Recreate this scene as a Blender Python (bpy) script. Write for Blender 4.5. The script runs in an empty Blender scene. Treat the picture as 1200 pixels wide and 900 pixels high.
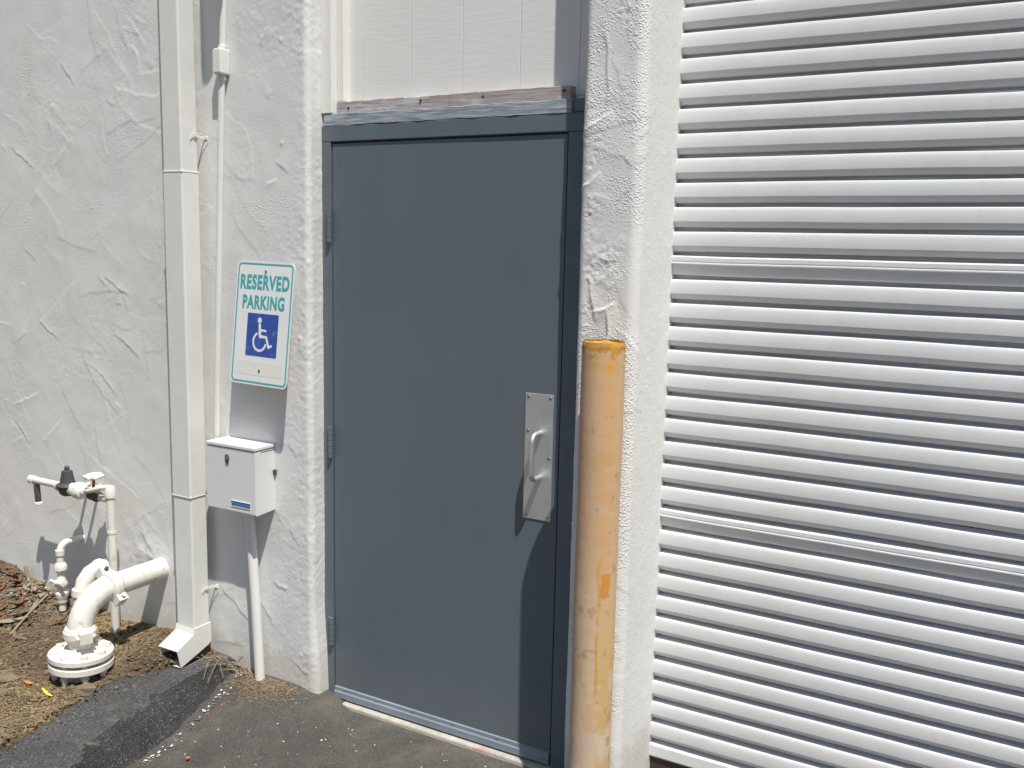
import bpy, bmesh, math, random
import numpy as np
from mathutils import Matrix, Vector
random.seed(7)
rng = np.random.default_rng(11)
sc = bpy.context.scene
COL = sc.collection

# ------------------------------------------------------------------ camera
cam = bpy.data.cameras.new('camera'); co = bpy.data.objects.new('camera', cam); COL.objects.link(co)
CR, CU, CF = Vector((0.86874366, 0.49479404, 0.02152447)), Vector((-0.08969922, 0.11445156, 0.98937096)), Vector((-0.48707134, 0.86144048, -0.1438117))
m = Matrix.Identity(4)
for i in range(3):
    m[i][0] = CR[i]; m[i][1] = CU[i]; m[i][2] = -CF[i]
m[0][3], m[1][3], m[2][3] = 2.21576, -2.62021, 1.69484
co.matrix_world = m
cam.sensor_width = 36.0; cam.lens = 1113.01 / 1200 * 36.0
cam.clip_start = 0.05; cam.clip_end = 3000
sc.camera = co
# ------------------------------------------------------------------ sky + sun + exposure
SUN = Vector((1.24, -1.0, 3.35)).normalized()
EL = math.asin(SUN.z); AZ = math.atan2(SUN.x, SUN.y)
w = bpy.data.worlds.new('World'); sc.world = w; w.use_nodes = True
nt = w.node_tree; nt.nodes.clear()
sky = nt.nodes.new('ShaderNodeTexSky'); sky.sky_type = 'NISHITA'; sky.sun_disc = False
sky.sun_elevation = EL; sky.sun_rotation = AZ; sky.air_density = 1.0; sky.dust_density = 1.2; sky.ozone_density = 1.0
bg = nt.nodes.new('ShaderNodeBackground'); bg.inputs[1].default_value = 0.072
wo = nt.nodes.new('ShaderNodeOutputWorld')
nt.links.new(sky.outputs[0], bg.inputs[0]); nt.links.new(bg.outputs[0], wo.inputs[0])
sl = bpy.data.lights.new('sun', 'SUN'); sl.energy = 4.8; sl.angle = math.radians(0.55); sl.color = (1.0, 0.957, 0.885)
so = bpy.data.objects.new('sun', sl); COL.objects.link(so); so.location = (4, -4, 9)
so.rotation_euler = SUN.to_track_quat('Z', 'Y').to_euler()
sc.view_settings.view_transform = 'Standard'; sc.view_settings.look = 'None'
sc.view_settings.exposure = 0.12; sc.view_settings.gamma = 1.0
sc.view_settings.use_curve_mapping = False

# ------------------------------------------------------------------ helpers
def noise2(x, y, scale, seed=0):
    x = np.asarray(x, float) / scale + seed * 17.31; y = np.asarray(y, float) / scale + seed * 9.73
    xi = np.floor(x); yi = np.floor(y); fx = x - xi; fy = y - yi
    fx = fx * fx * (3 - 2 * fx); fy = fy * fy * (3 - 2 * fy)
    def hh(a, b):
        v = np.sin(a * 127.1 + b * 311.7 + seed * 74.7) * 43758.5453
        return v - np.floor(v)
    return ((hh(xi, yi) * (1 - fx) + hh(xi + 1, yi) * fx) * (1 - fy) + (hh(xi, yi + 1) * (1 - fx) + hh(xi + 1, yi + 1) * fx) * fy) * 2 - 1
def fbm(x, y, scale, octv=4, seed=0, gain=.5):
    r = 0; a = 1
    for o in range(octv):
        r = r + a * noise2(x, y, scale / 2 ** o, seed + o * 3); a *= gain
    return r
def sm(a, b, x):
    t = np.clip((np.asarray(x, float) - a) / (b - a), 0, 1); return t * t * (3 - 2 * t)

class Mat:
    def __init__(s, name, base=(.8, .8, .8), rough=.6, metal=0.0, spec=.5):
        s.m = bpy.data.materials.new(name); s.m.use_nodes = True; s.t = s.m.node_tree
        s.b = s.t.nodes['Principled BSDF']
        s.b.inputs['Base Color'].default_value = (*base, 1); s.b.inputs['Roughness'].default_value = rough
        s.b.inputs['Metallic'].default_value = metal; s.b.inputs['Specular IOR Level'].default_value = spec
        s.co = s.t.nodes.new('ShaderNodeTexCoord').outputs['Object']
    def n(s, typ, **kw):
        nd = s.t.nodes.new(typ)
        for k, v in kw.items():
            if k in nd.inputs: nd.inputs[k].default_value = v
            else: setattr(nd, k, v)
        return nd
    def l(s, a, b): s.t.links.new(a, b)
    def mapped(s, scale=(1, 1, 1), rot=(0, 0, 0)):
        mp = s.n('ShaderNodeMapping'); mp.inputs['Scale'].default_value = scale; mp.inputs['Rotation'].default_value = rot
        s.l(s.co, mp.inputs['Vector']); return mp.outputs[0]
    def noise(s, scale, detail=4, rough=.55, vec=None, dist=0):
        nd = s.n('ShaderNodeTexNoise'); nd.inputs['Scale'].default_value = scale; nd.inputs['Detail'].default_value = detail
        nd.inputs['Roughness'].default_value = rough; nd.inputs['Distortion'].default_value = dist
        s.l(vec if vec is not None else s.co, nd.inputs['Vector']); return nd.outputs['Fac']
    def voro(s, scale, vec=None, feat='F1'):
        nd = s.n('ShaderNodeTexVoronoi'); nd.feature = feat; nd.inputs['Scale'].default_value = scale
        s.l(vec if vec is not None else s.co, nd.inputs['Vector']); return nd
    def ramp(s, fac, stops):
        nd = s.n('ShaderNodeValToRGB'); e = nd.color_ramp.elements
        while len(e) < len(stops): e.new(.5)
        for el, (p, c) in zip(e, stops):
            el.position = p; el.color = (*c, 1) if len(c) == 3 else c
        s.l(fac, nd.inputs[0]); return nd.outputs[0]
    def mix(s, fac, a, b, mode='MIX'):
        nd = s.n('ShaderNodeMix'); nd.data_type = 'RGBA'; nd.blend_type = mode
        for v, i in ((fac, 0), (a, 6), (b, 7)):
            if hasattr(v, 'is_linked') or isinstance(v, bpy.types.NodeSocket): s.l(v, nd.inputs[i])
            elif i == 0: nd.inputs[0].default_value = v
            else: nd.inputs[i].default_value = (*v, 1)
        return nd.outputs[2]
    def math(s, op, a, b=0.0):
        nd = s.n('ShaderNodeMath'); nd.operation = op
        for i, v in enumerate((a, b)):
            if isinstance(v, bpy.types.NodeSocket): s.l(v, nd.inputs[i])
            else: nd.inputs[i].default_value = v
        return nd.outputs[0]
    def color(s, c): s.l(c, s.b.inputs['Base Color']); return s
    def roughness(s, r): s.l(r, s.b.inputs['Roughness']); return s
    def bump(s, hgt, strength=.5, dist=.002, normal=None):
        nd = s.n('ShaderNodeBump'); nd.inputs['Strength'].default_value = strength; nd.inputs['Distance'].default_value = dist
        s.l(hgt, nd.inputs['Height'])
        if normal is not None: s.l(normal, nd.inputs['Normal'])
        s.l(nd.outputs[0], s.b.inputs['Normal']); return nd.outputs[0]

def g3(v): return (v, v, v)
# --- materials
def stucco_mat(name, c1, c2, grain, cover, amp):
    M = Mat(name, rough=.75, spec=.35)
    f = M.noise(1.7, 5, .6); c = M.ramp(f, [(.3, c1), (.7, c2)])
    f2 = M.noise(9, 6, .7); c = M.mix(M.ramp(f2, [(.58, g3(0)), (.78, g3(.35))]), c, (.60, .585, .55))
    sp = M.voro(14); c = M.mix(M.ramp(sp.outputs['Distance'], [(0.0, g3(.75)), (.035, g3(0))]), c, (.33, .30, .26))
    # splash-back soil on the lowest hand's breadth of the wall
    xyz = M.n('ShaderNodeSeparateXYZ'); M.l(M.co, xyz.inputs[0])
    edge = M.math('ADD', xyz.outputs[2], M.math('MULTIPLY', M.noise(11, 5, .7), -.26))
    c = M.mix(M.ramp(edge, [(-.03, g3(.42)), (.06, g3(0))]), c, (.50, .45, .37))
    c = M.mix(M.ramp(M.noise(3.1, 6, .7, M.mapped((2.6, 2.6, .5))), [(.56, g3(0)), (.74, g3(.22))]), c, (.56, .54, .49))
    M.color(c)
    b1 = M.bump(M.noise(120, 6, .7), grain, .0028)
    b2 = M.bump(M.noise(330, 3, .6), grain * .5, .0010, b1)
    # patches of sandy dash, smooth float work between them
    vg = M.voro(150); vg.inputs['Randomness'].default_value = 1.0
    lump = M.ramp(vg.outputs['Distance'], [(.0, g3(1)), (.55, g3(0))])
    pm = M.ramp(M.math('ADD', M.noise(4.2, 5, .6), M.math('MULTIPLY', M.noise(40, 3, .6), .12)), [(cover + .02, g3(0)), (cover + .14, g3(1))])
    if amp > .003: pm = M.math('MULTIPLY', pm, M.ramp(M.math('MULTIPLY', xyz.outputs[1], -1.0), [(.060, g3(.18)), (.090, g3(1))]))
    M.bump(M.math('MULTIPLY', M.math('MULTIPLY', lump, pm), M.noise(60, 3, .6)), .85, amp, b2)
    return M.m
m_stucco = stucco_mat('white_stucco', (.70, .695, .68), (.755, .75, .735), .34, .60, .0022)
m_stucco_rough = stucco_mat('rough_white_stucco', (.74, .735, .715), (.785, .78, .76), .50, .46, .0048)

def paint(name, base, rough=.42, var=.06, bs=.15, stain=None, spec=.5):
    M = Mat(name, base, rough, 0, spec)
    f = M.noise(6, 5, .6); lo = tuple(b * (1 - var) for b in base); hi = tuple(min(1, b * (1 + var)) for b in base)
    c = M.ramp(f, [(.3, lo), (.7, hi)])
    if stain:
        c = M.mix(M.ramp(M.noise(28, 6, .7), [(.56, g3(0)), (.72, g3(stain[1]))]), c, stain[0])
    M.color(c); M.roughness(M.ramp(M.noise(15, 4), [(.3, g3(max(0, rough - .07))), (.7, g3(rough + .1))]))
    M.bump(M.noise(160, 4, .6), bs, .0010)
    return M.m
m_white = paint('white_paint', (.76, .755, .72), .38, .04, .12, ((.55, .52, .44), .30))
m_pipewhite = paint('chalky_white_pipe_paint', (.74, .72, .655), .6, .06, .8, ((.36, .29, .20), .75))
m_boxwhite = paint('white_enamel', (.75, .75, .745), .30, .02, .05)
m_slat = paint('white_slat_paint', (.70, .705, .71), .55, .04, .10, ((.52, .50, .46), .28), .3)
m_dark = paint('dark_valve_metal', (.055, .057, .058), .5, .15, .3)
m_black = paint('black_rubber', (.018, .016, .016), .8, .1, .3)
m_hole = paint('dark_hollow', (.02, .02, .022), .9, .05, .1)
m_brownbar = paint('brown_weather_seal', (.07, .045, .04), .75, .25, .5)

M = Mat('grey_door_paint', rough=.42)
f = M.noise(2.2, 5, .55, M.mapped((1, 1, .45)))
c = M.ramp(f, [(.3, (.112, .140, .165)), (.7, (.127, .157, .182))])
smud = M.noise(5.5, 5, .6, M.mapped((2.2, 1, .8)))
c = M.mix(M.ramp(smud, [(.60, g3(0)), (.74, g3(.28))]), c, (.085, .110, .134))
scr = M.noise(6, 3, .5, M.mapped((55, 1, 1.2), (0, .06, 0))); c = M.mix(M.ramp(scr, [(.69, g3(0)), (.73, g3(.30))]), c, (.19, .22, .24))
dx = M.n('ShaderNodeSeparateXYZ'); M.l(M.co, dx.inputs[0])
dd = M.math('ADD', dx.outputs[2], M.math('MULTIPLY', M.noise(7, 5, .7), -.30)); c = M.mix(M.ramp(dd, [(-.05, g3(.2)), (.10, g3(0))]), c, (.20, .20, .19))
M.color(c); M.roughness(M.ramp(M.noise(9, 5), [(.3, g3(.34)), (.7, g3(.50))]))
M.bump(M.noise(60, 4, .5), .06, .001); m_door = M.m
m_frame = paint('grey_frame_paint', (.118, .150, .176), .45, .08, .2)

M = Mat('brushed_aluminium', (.62, .63, .64), .46, .85)
f = M.noise(50, 4, .6, M.mapped((8, 8, .25))); M.roughness(M.ramp(f, [(.3, g3(.38)), (.7, g3(.55))]))
c = M.ramp(M.noise(12, 5), [(.3, (.62, .65, .68)), (.75, (.74, .77, .80))]); M.color(c); M.bump(f, .08, .0006); m_alu = M.m
m_sweep = paint('painted_aluminium_sweep', (.25, .29, .34), .30, .12, .15, None, .8)
m_screw = Mat('steel_screw', (.45, .46, .47), .35, 1.0).m

M = Mat('weathered_wood', rough=.8)
v = M.mapped((2.0, 14, 34)); f = M.noise(4, 7, .65, v)
c = M.ramp(f, [(.25, (.17, .145, .135)), (.45, (.32, .275, .265)), (.62, (.40, .37, .365)), (.8, (.54, .53, .53))])
pn = M.noise(7, 5, .6, M.mapped((1, 1, 3))); c = M.mix(M.ramp(pn, [(.52, g3(0)), (.62, g3(.65))]), c, (.52, .54, .56))
M.color(c); M.bump(f, .7, .003); m_wood = M.m
M = Mat('weathered_blue_wood', rough=.75)
v = M.mapped((2.0, 14, 30)); f = M.noise(5, 7, .65, v)
c = M.ramp(f, [(.28, (.13, .155, .18)), (.5, (.27, .31, .345)), (.66, (.42, .45, .48)), (.8, (.62, .64, .66))])
M.color(c); M.bump(f, .7, .003); m_wood2 = M.m
M = Mat('rough_sawn_siding_paint', rough=.7)
f = M.noise(10, 6, .65, M.mapped((1.2, 6, 9), (0, .05, 0)))
c = M.ramp(M.noise(3, 4), [(.3, (.75, .745, .725)), (.7, (.79, .785, .765))]); M.color(c); M.bump(f, .30, .0022); m_siding = M.m

M = Mat('old_asphalt', rough=.88, spec=.3)
base = M.ramp(M.noise(2.1, 5, .6), [(.3, (.078, .074, .068)), (.7, (.112, .107, .098))])
ag = M.voro(330); agc = M.ramp(ag.outputs['Color'], [(.0, g3(.55)), (.7, g3(1.0)), (1.0, g3(1.7))])
c = M.mix(1.0, base, agc, 'MULTIPLY')
du = M.noise(5.5, 6, .7); c = M.mix(M.ramp(du, [(.48, g3(0)), (.72, g3(.6))]), c, (.185, .165, .135))
st = M.noise(1.3, 3, .5); c = M.mix(M.ramp(st, [(.60, g3(0)), (.66, g3(.35))]), c, (.05, .048, .046))
M.color(c); b1 = M.bump(ag.outputs['Distance'], .7, .003); M.bump(M.noise(40, 5, .6), .35, .006, b1); m_asphalt = M.m
M = Mat('dark_curb_asphalt', rough=.85, spec=.3)
base = M.ramp(M.noise(4, 5, .6), [(.3, (.072, .074, .076)), (.7, (.125, .126, .126))])
ag = M.voro(230); agc = M.ramp(ag.outputs['Color'], [(.0, g3(.45)), (.75, g3(1.0)), (1.0, g3(2.3))])
c = M.mix(1.0, base, agc, 'MULTIPLY')
c = M.mix(M.ramp(M.noise(8, 6, .7), [(.54, g3(0)), (.72, g3(.6))]), c, (.20, .175, .13))
M.color(c); b1 = M.bump(ag.outputs['Distance'], .9, .004); M.bump(M.noise(30, 5, .6), .5, .008, b1); m_curb = M.m
M = Mat('rough_black_tar', rough=.8, spec=.35)
base = M.ramp(M.noise(6, 5, .6), [(.3, (.040, .041, .043)), (.7, (.075, .075, .076))])
ag = M.voro(190); agc = M.ramp(ag.outputs['Color'], [(.0, g3(.5)), (.78, g3(1.0)), (1.0, g3(3.2))])
c = M.mix(1.0, base, agc, 'MULTIPLY'); c = M.mix(M.ramp(M.noise(60, 5, .75), [(.60, g3(0)), (.68, g3(.6))]), c, (.22, .205, .18))
M.color(c); b1 = M.bump(ag.outputs['Distance'], 1.0, .006); M.bump(M.noise(45, 5, .65), .7, .008, b1); m_tar = M.m
M = Mat('dry_soil', rough=.95, spec=.15)
base = M.ramp(M.noise(5, 6, .65), [(.28, (.088, .066, .042)), (.5, (.165, .126, .082)), (.75, (.26, .205, .13))])
c = M.mix(M.ramp(M.noise(60, 4, .7), [(.35, g3(.8)), (.6, g3(0))]), base, (.045, .031, .020))
c = M.mix(M.ramp(M.noise(2.3, 3, .5), [(.44, g3(0)), (.62, g3(.65))]), c, (.33, .25, .12))
M.color(c); b1 = M.bump(M.noise(70, 6, .7), .9, .008); M.bump(M.noise(260, 3, .6), .6, .003, b1); m_soil = M.m
M = Mat('concrete_sill', rough=.85)
c = M.ramp(M.noise(18, 6, .65), [(.3, (.36, .34, .30)), (.7, (.55, .53, .49))])
c = M.mix(M.ramp(M.noise(7, 4, .6, M.mapped((1, 3, 1))), [(.62, g3(0)), (.70, g3(.5))]), c, (.40, .20, .17))
M.color(c); M.bump(M.noise(90, 5), .5, .002); m_sill = M.m
m_curbred = paint('red_edge_paint', (.27, .21, .18), .85, .3, .6, ((.34, .30, .25), .9))

def flat(name, base, rough=.7, var=.2, scale=25):
    M = Mat(name, base, rough, 0, .25)
    M.color(M.ramp(M.noise(scale, 5, .65), [(.28, tuple(b * (1 - var) for b in base)), (.72, tuple(min(1, b * (1 + var)) for b in base))])); return M.m
m_chip = flat('white_paint_chip', (.72, .71, .68), .7, .08)
m_brick = flat('brick_crumb', (.42, .14, .085), .9)
m_tan = flat('tan_crumb', (.20, .155, .10), .95)
m_clod = flat('soil_clod', (.13, .096, .062), .95)
m_leafb = flat('brown_dry_leaf', (.14, .095, .06), .75, .35, 40)
m_leafg = flat('grey_green_dry_leaf', (.25, .26, .20), .6, .2, 40)
m_leafr = flat('red_brown_dry_leaf', (.22, .085, .05), .7, .3, 40)
m_yellow = flat('yellow_leaf', (.72, .56, .06), .6, .15, 30)
m_orange = flat('orange_leaf', (.68, .22, .04), .6, .2, 30)
m_straw = flat('dry_straw', (.34, .265, .165), .8, .25, 30)
m_hay = flat('yellow_hay', (.42, .32, .15), .85, .25, 30)
m_tarc = flat('asphalt_crumb', (.085, .085, .085), .9, .3, 30)
m_twig = flat('grey_twig', (.21, .165, .12), .85, .25, 30)
m_rock = flat('brown_stone', (.19, .15, .105), .9, .25, 18)
m_pale = flat('pale_root_fibre', (.34, .30, .24), .9, .25, 20)
# sign
m_signw = paint('sign_white_sheet', (.78, .795, .80), .35, .02, .03, ((.62, .62, .60), .35))
m_teal = paint('sign_teal_ink', (.055, .40, .40), .4, .06, .03)
m_blue = paint('sign_blue_ink', (.035, .085, .36), .38, .15, .03, ((.30, .36, .55), .5))
m_patch = paint('sign_faded_patch', (.755, .75, .70), .6, .04, .1)
m_label = paint('blue_label', (.05, .16, .33), .4, .25, .05)
M = Mat('vertex_paint', rough=.6)
at = M.n('ShaderNodeAttribute'); at.attribute_name = 'paint'
M.color(M.mix(M.ramp(M.noise(35, 6, .7), [(.60, g3(0)), (.75, g3(.35))]), at.outputs['Color'], (.45, .33, .22)))
b1 = M.bump(M.noise(22, 5, .6), .35, .004); M.bump(M.noise(150, 4, .6), .3, .001, b1); m_bollard = M.m

# --- objects
def thing(name, label, cat, loc=(0, 0, 0), group=None):
    o = bpy.data.objects.new(name, None); COL.objects.link(o); o.location = loc; o.empty_display_size = .05
    o['label'] = label; o['category'] = cat
    if group: o['group'] = group
    return o
def base_of(parent):
    v = Vector((0, 0, 0)); p = parent
    while p is not None: v = v + p.location; p = p.parent
    return v
def mesh(name, V, F, mat, parent=None, smooth=False, angle=None):
    V = np.asarray(V, float)
    if parent is not None: V = V - np.array(base_of(parent))
    me = bpy.data.meshes.new(name); me.from_pydata(V.tolist(), [], [list(map(int, f)) for f in F]); me.materials.append(mat)
    bm = bmesh.new(); bm.from_mesh(me); bmesh.ops.recalc_face_normals(bm, faces=bm.faces); bm.to_mesh(me); bm.free()
    if smooth: me.polygons.foreach_set('use_smooth', [True] * len(me.polygons))
    if angle: me.set_sharp_from_angle(angle=math.radians(angle))
    o = bpy.data.objects.new(name, me); COL.objects.link(o); o.parent = parent
    return o
def gridmesh(name, P, mat, parent=None, attr=None):          # P: (rows, cols, 3)
    P = np.asarray(P, float); R, C = P.shape[:2]
    if parent is not None: P = P - np.array(base_of(parent))
    me = bpy.data.meshes.new(name); me.vertices.add(R * C); me.vertices.foreach_set('co', P.reshape(-1))
    i = (np.arange(R - 1)[:, None] * C + np.arange(C - 1)[None, :]).reshape(-1)
    q = np.stack([i, i + 1, i + C + 1, i + C], 1); n = len(q)
    me.loops.add(n * 4); me.loops.foreach_set('vertex_index', q.reshape(-1).astype(np.int32))
    me.polygons.add(n); me.polygons.foreach_set('loop_start', np.arange(0, n * 4, 4, dtype=np.int32))
    me.polygons.foreach_set('loop_total', np.full(n, 4, np.int32)); me.polygons.foreach_set('use_smooth', np.ones(n, bool))
    me.update(calc_edges=True); me.validate(); me.materials.append(mat)
    if attr is not None:
        a = me.color_attributes.new('paint', 'FLOAT_COLOR', 'POINT')
        a.data.foreach_set('color', np.concatenate([attr.reshape(-1, 3), np.ones((R * C, 1))], 1).reshape(-1).astype(np.float32))
    o = bpy.data.objects.new(name, me); COL.objects.link(o); o.parent = parent
    return o
def tag(o, label, cat, group=None):
    o['label'] = label; o['category'] = cat
    if group: o['group'] = group
    return o
def struct(o): o['kind'] = 'structure'; return o
def stuff(o, label=None, cat=None):
    o['kind'] = 'stuff'
    if label: o['label'] = label; o['category'] = cat
    return o
def box(name, lo, hi, mat, parent=None, bev=.0, seg=2):
    bm = bmesh.new(); bmesh.ops.create_cube(bm, size=1)
    lo = Vector(lo); hi = Vector(hi); c = (lo + hi) / 2; s = hi - lo
    for v in bm.verts: v.co = Vector((v.co.x * s.x, v.co.y * s.y, v.co.z * s.z)) + c
    if bev: bmesh.ops.bevel(bm, geom=list(bm.edges), offset=bev, segments=seg, profile=.5, affect='EDGES')
    off = base_of(parent) if parent is not None else Vector((0, 0, 0))
    for v in bm.verts: v.co -= off
    me = bpy.data.meshes.new(name); bm.to_mesh(me); bm.free(); me.materials.append(mat)
    o = bpy.data.objects.new(name, me); COL.objects.link(o); o.parent = parent
    return o
def tube_data(path, rad, seg=20, cap=True, v0=0):
    P = [Vector(p) for p in path]; n = len(P)
    rad = [rad] * n if isinstance(rad, (int, float)) else rad
    T = [(P[min(i + 1, n - 1)] - P[max(i - 1, 0)]).normalized() for i in range(n)]
    a = Vector((0, 0, 1)) if abs(T[0].z) < .9 else Vector((1, 0, 0)); N = (a - T[0] * a.dot(T[0])).normalized()
    V = []; F = []
    for i in range(n):
        N = (N - T[i] * N.dot(T[i])).normalized(); B = T[i].cross(N)
        for k in range(seg):
            t = 2 * math.pi * k / seg; V.append(P[i] + (N * math.cos(t) + B * math.sin(t)) * rad[i])
    for i in range(n - 1):
        for k in range(seg):
            k2 = (k + 1) % seg; F.append([v0 + i * seg + k, v0 + i * seg + k2, v0 + (i + 1) * seg + k2, v0 + (i + 1) * seg + k])
    if cap: F.append([v0 + k for k in range(seg)][::-1]); F.append([v0 + (n - 1) * seg + k for k in range(seg)])
    return [tuple(v) for v in V], F
def tube(name, path, rad, mat, parent=None, seg=20, cap=True):
    V, F = tube_data(path, rad, seg, cap); return mesh(name, V, F, mat, parent, True, 40)
def lathe(name, base, axis, prof, mat, parent=None, seg=28):   # prof: (t along axis, radius)
    a = Vector(axis).normalized(); b = Vector(base)
    V = []; F = []; n = len(prof)
    u = a.orthogonal().normalized(); v = a.cross(u)
    for t, r in prof:
        for k in range(seg):
            th = 2 * math.pi * k / seg; V.append(tuple(b + a * t + (u * math.cos(th) + v * math.sin(th)) * max(r, 1e-4)))
    for i in range(n - 1):
        for k in range(seg):
            k2 = (k + 1) % seg; F.append([i * seg + k, i * seg + k2, (i + 1) * seg + k2, (i + 1) * seg + k])
    F.append(list(range(seg))[::-1]); F.append([(n - 1) * seg + k for k in range(seg)])
    return mesh(name, V, F, mat, parent, True, 35)
def arc(c, r, a0, a1, ax, ay, n=10):
    c = Vector(c); ax = Vector(ax); ay = Vector(ay)
    return [c + (ax * math.cos(a0 + (a1 - a0) * i / n) + ay * math.sin(a0 + (a1 - a0) * i / n)) * r for i in range(n + 1)]
def prism(name, poly, x0, x1, mat, parent=None):              # polygon (y, z) pulled along x
    n = len(poly); V = [(x0, y, z) for y, z in poly] + [(x1, y, z) for y, z in poly]
    F = [list(range(n))[::-1], list(range(n, 2 * n))] + [[i, (i + 1) % n, n + (i + 1) % n, n + i] for i in range(n)]
    return mesh(name, V, F, mat, parent)

# ------------------------------------------------------------------ ground heights
def asph_z(x, y):
    r = -.014 + .062 * sm(.13, -.12, x) * sm(-.55, -.10, y) + .0025 * fbm(x, y, .35, 3, 5)
    return r - .02 * sm(-1.2, -3.5, y)
FOOT = np.array([(.05, -.41), (-.08, -.39), (-.18, -.366), (-.56, -.287), (-.80, -.252), (-1.2, -.15), (-2., .08), (-3, .35)])[::-1]
TOPE = np.array([(.05, -.47), (-.08, -.46), (-.5, -.425), (-.78, -.345), (-.92, -.30), (-1.3, -.19), (-2., .04), (-3, .31)])[::-1]
DIRT = np.array([(.05, -.50), (-.2, -.52), (-.3, -.555), (-.42, -.655), (-.62, -.622), (-.76, -.585), (-.95, -.575), (-1.4, -.5), (-2., -.3), (-3, 0.)])[::-1]
def ln(A, y): return np.interp(y, A[:, 0], A[:, 1])
def soil_z(x, y):
    wl = np.interp(x, [-4, -3, -1.94, -1.57, -1.17, -.98, -.8, -.6, -.4], [.34, .30, .20, .132, .10, .10, .122, .095, .08])
    far = np.interp(x, [-4, -2.6, -1.7, -1.1, -.8, -.5], [.24, .19, .125, .085, .075, .078])
    t = sm(-.62, -.08, y); z = far * (1 - t) + wl * t
    z = z + .030 * np.exp(-(((x + .70) / .12) ** 2 + ((y + .27) / .10) ** 2))          # mound beside the outlet
    z = z - .040 * np.exp(-(((x + .86) / .17) ** 2 + ((y + .46) / .16) ** 2))          # hollow under the flange
    return z + .007 * fbm(x, y, .11, 5, 2, .62)
# asphalt: fine in view, coarse to the horizon
gx = np.concatenate([[-900, -200, -40, -10, -4, -2], np.linspace(-1.0, 2.6, 181), [3.5, 6, 14, 40, 200, 900]])
gy = np.concatenate([[-900, -200, -40, -12, -6, -4, -3], np.linspace(-2.2, .20, 121), [.6, 3]])
X, Y = np.meshgrid(gx, gy)
struct(gridmesh('pavement', np.stack([X, Y, asph_z(X, Y)], -1), m_asphalt))
# asphalt curb strip
vy = np.linspace(-3, -.02, 300); u = np.linspace(0, 1, 46)
YY, UU = np.meshgrid(vy, u, indexing='ij')
wob = .012 * fbm(YY, YY * 0, .22, 3, 8)
xf = ln(FOOT, YY) + wob; xt = ln(TOPE, YY) + .6 * wob; xd = ln(DIRT, YY) - .14
XX = np.where(UU < .45, xf + (xt - xf) * UU / .45, xt + (xd - xt) * (UU - .45) / .55)
prof = .094 * np.clip(np.interp(UU, [0, .06, .30, .40, .47, .55, 1], [0, .10, .72, .90, .985, 1.0, .96]), 0, 1)
top = np.interp(YY, [-3, -1.2, -.6, -.08], [.05, .068, .080, .085])
ZZ = asph_z(xf, YY) - .006 + (top - asph_z(xf, YY)) * np.clip(prof / .094, 0, 1) - .06 * sm(.80, 1.0, UU) + .0030 * fbm(XX, YY, .09, 4, 21, .6)
ZZ = ZZ + sm(.52, .42, UU) * .0038 * fbm(XX, YY, .026, 3, 24, .7)
cb_ = struct(gridmesh('asphalt_curb', np.stack([XX, YY, ZZ], -1), m_curb)); cb_.data.materials.append(m_tar)
wv = UU[:-1, :-1] + .05 * fbm(XX, YY, .06, 3, 27)[:-1, :-1]
cb_.data.polygons.foreach_set('material_index', (wv < .46).astype(np.int32).reshape(-1)); cb_.data.update()
# soil bed
vy = np.concatenate([[-9, -5, -3, -2, -1.5], np.linspace(-1.25, -.05, 235), [.0]])
vu = np.concatenate([np.linspace(0, .06, 14)[:-1], np.linspace(.06, 1, 330), [1.6, 3]])
YY, UU = np.meshgrid(vy, vu, indexing='ij')
edge = ln(DIRT, YY) + .018 * fbm(YY, YY * 0 + 3, .10, 4, 31)
XX = edge - UU * 1.55
ZZ = soil_z(XX, YY); cz = np.interp(YY, [-3, -1.2, -.6, -.08], [.05, .068, .080, .085])
k = sm(.0, .05, UU); ZZ = np.where(UU < .05, (cz - .016) * (1 - k) + ZZ * k, ZZ)
struct(gridmesh('soil', np.stack([XX, YY, ZZ], -1), m_soil))

# ------------------------------------------------------------------ stucco walls
def strokes(S, Z, H, items):
    # skip-trowel ridges: sharp lip on one side, long feather on the other
    for (s0, z0, ang, L, hgt, bend) in items:
        w0 = L * .6 + .05
        i0, i1 = np.searchsorted(S[0], [s0 - w0, s0 + w0]); j0, j1 = np.searchsorted(Z[:, 0], [z0 - w0, z0 + w0])
        if i1 - i0 < 2 or j1 - j0 < 2: continue
        ds = S[j0:j1, i0:i1] - s0; dz = Z[j0:j1, i0:i1] - z0
        a = ds * math.cos(ang) + dz * math.sin(ang); b = -ds * math.sin(ang) + dz * math.cos(ang)
        b = b - bend * (a / L) ** 2 * L + .004 * noise2(a + s0 * 3, a * 0 + z0 * 5, .02, 3)
        env = np.clip(1 - (2 * a / L) ** 2, 0, 1) ** .6
        lip = np.where(b > 0, np.exp(-(b / .0030) ** 2), np.exp(b / .030) * .8 + np.exp(-(b / .006) ** 2) * .2)
        H[j0:j1, i0:i1] += hgt * env * lip
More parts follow.
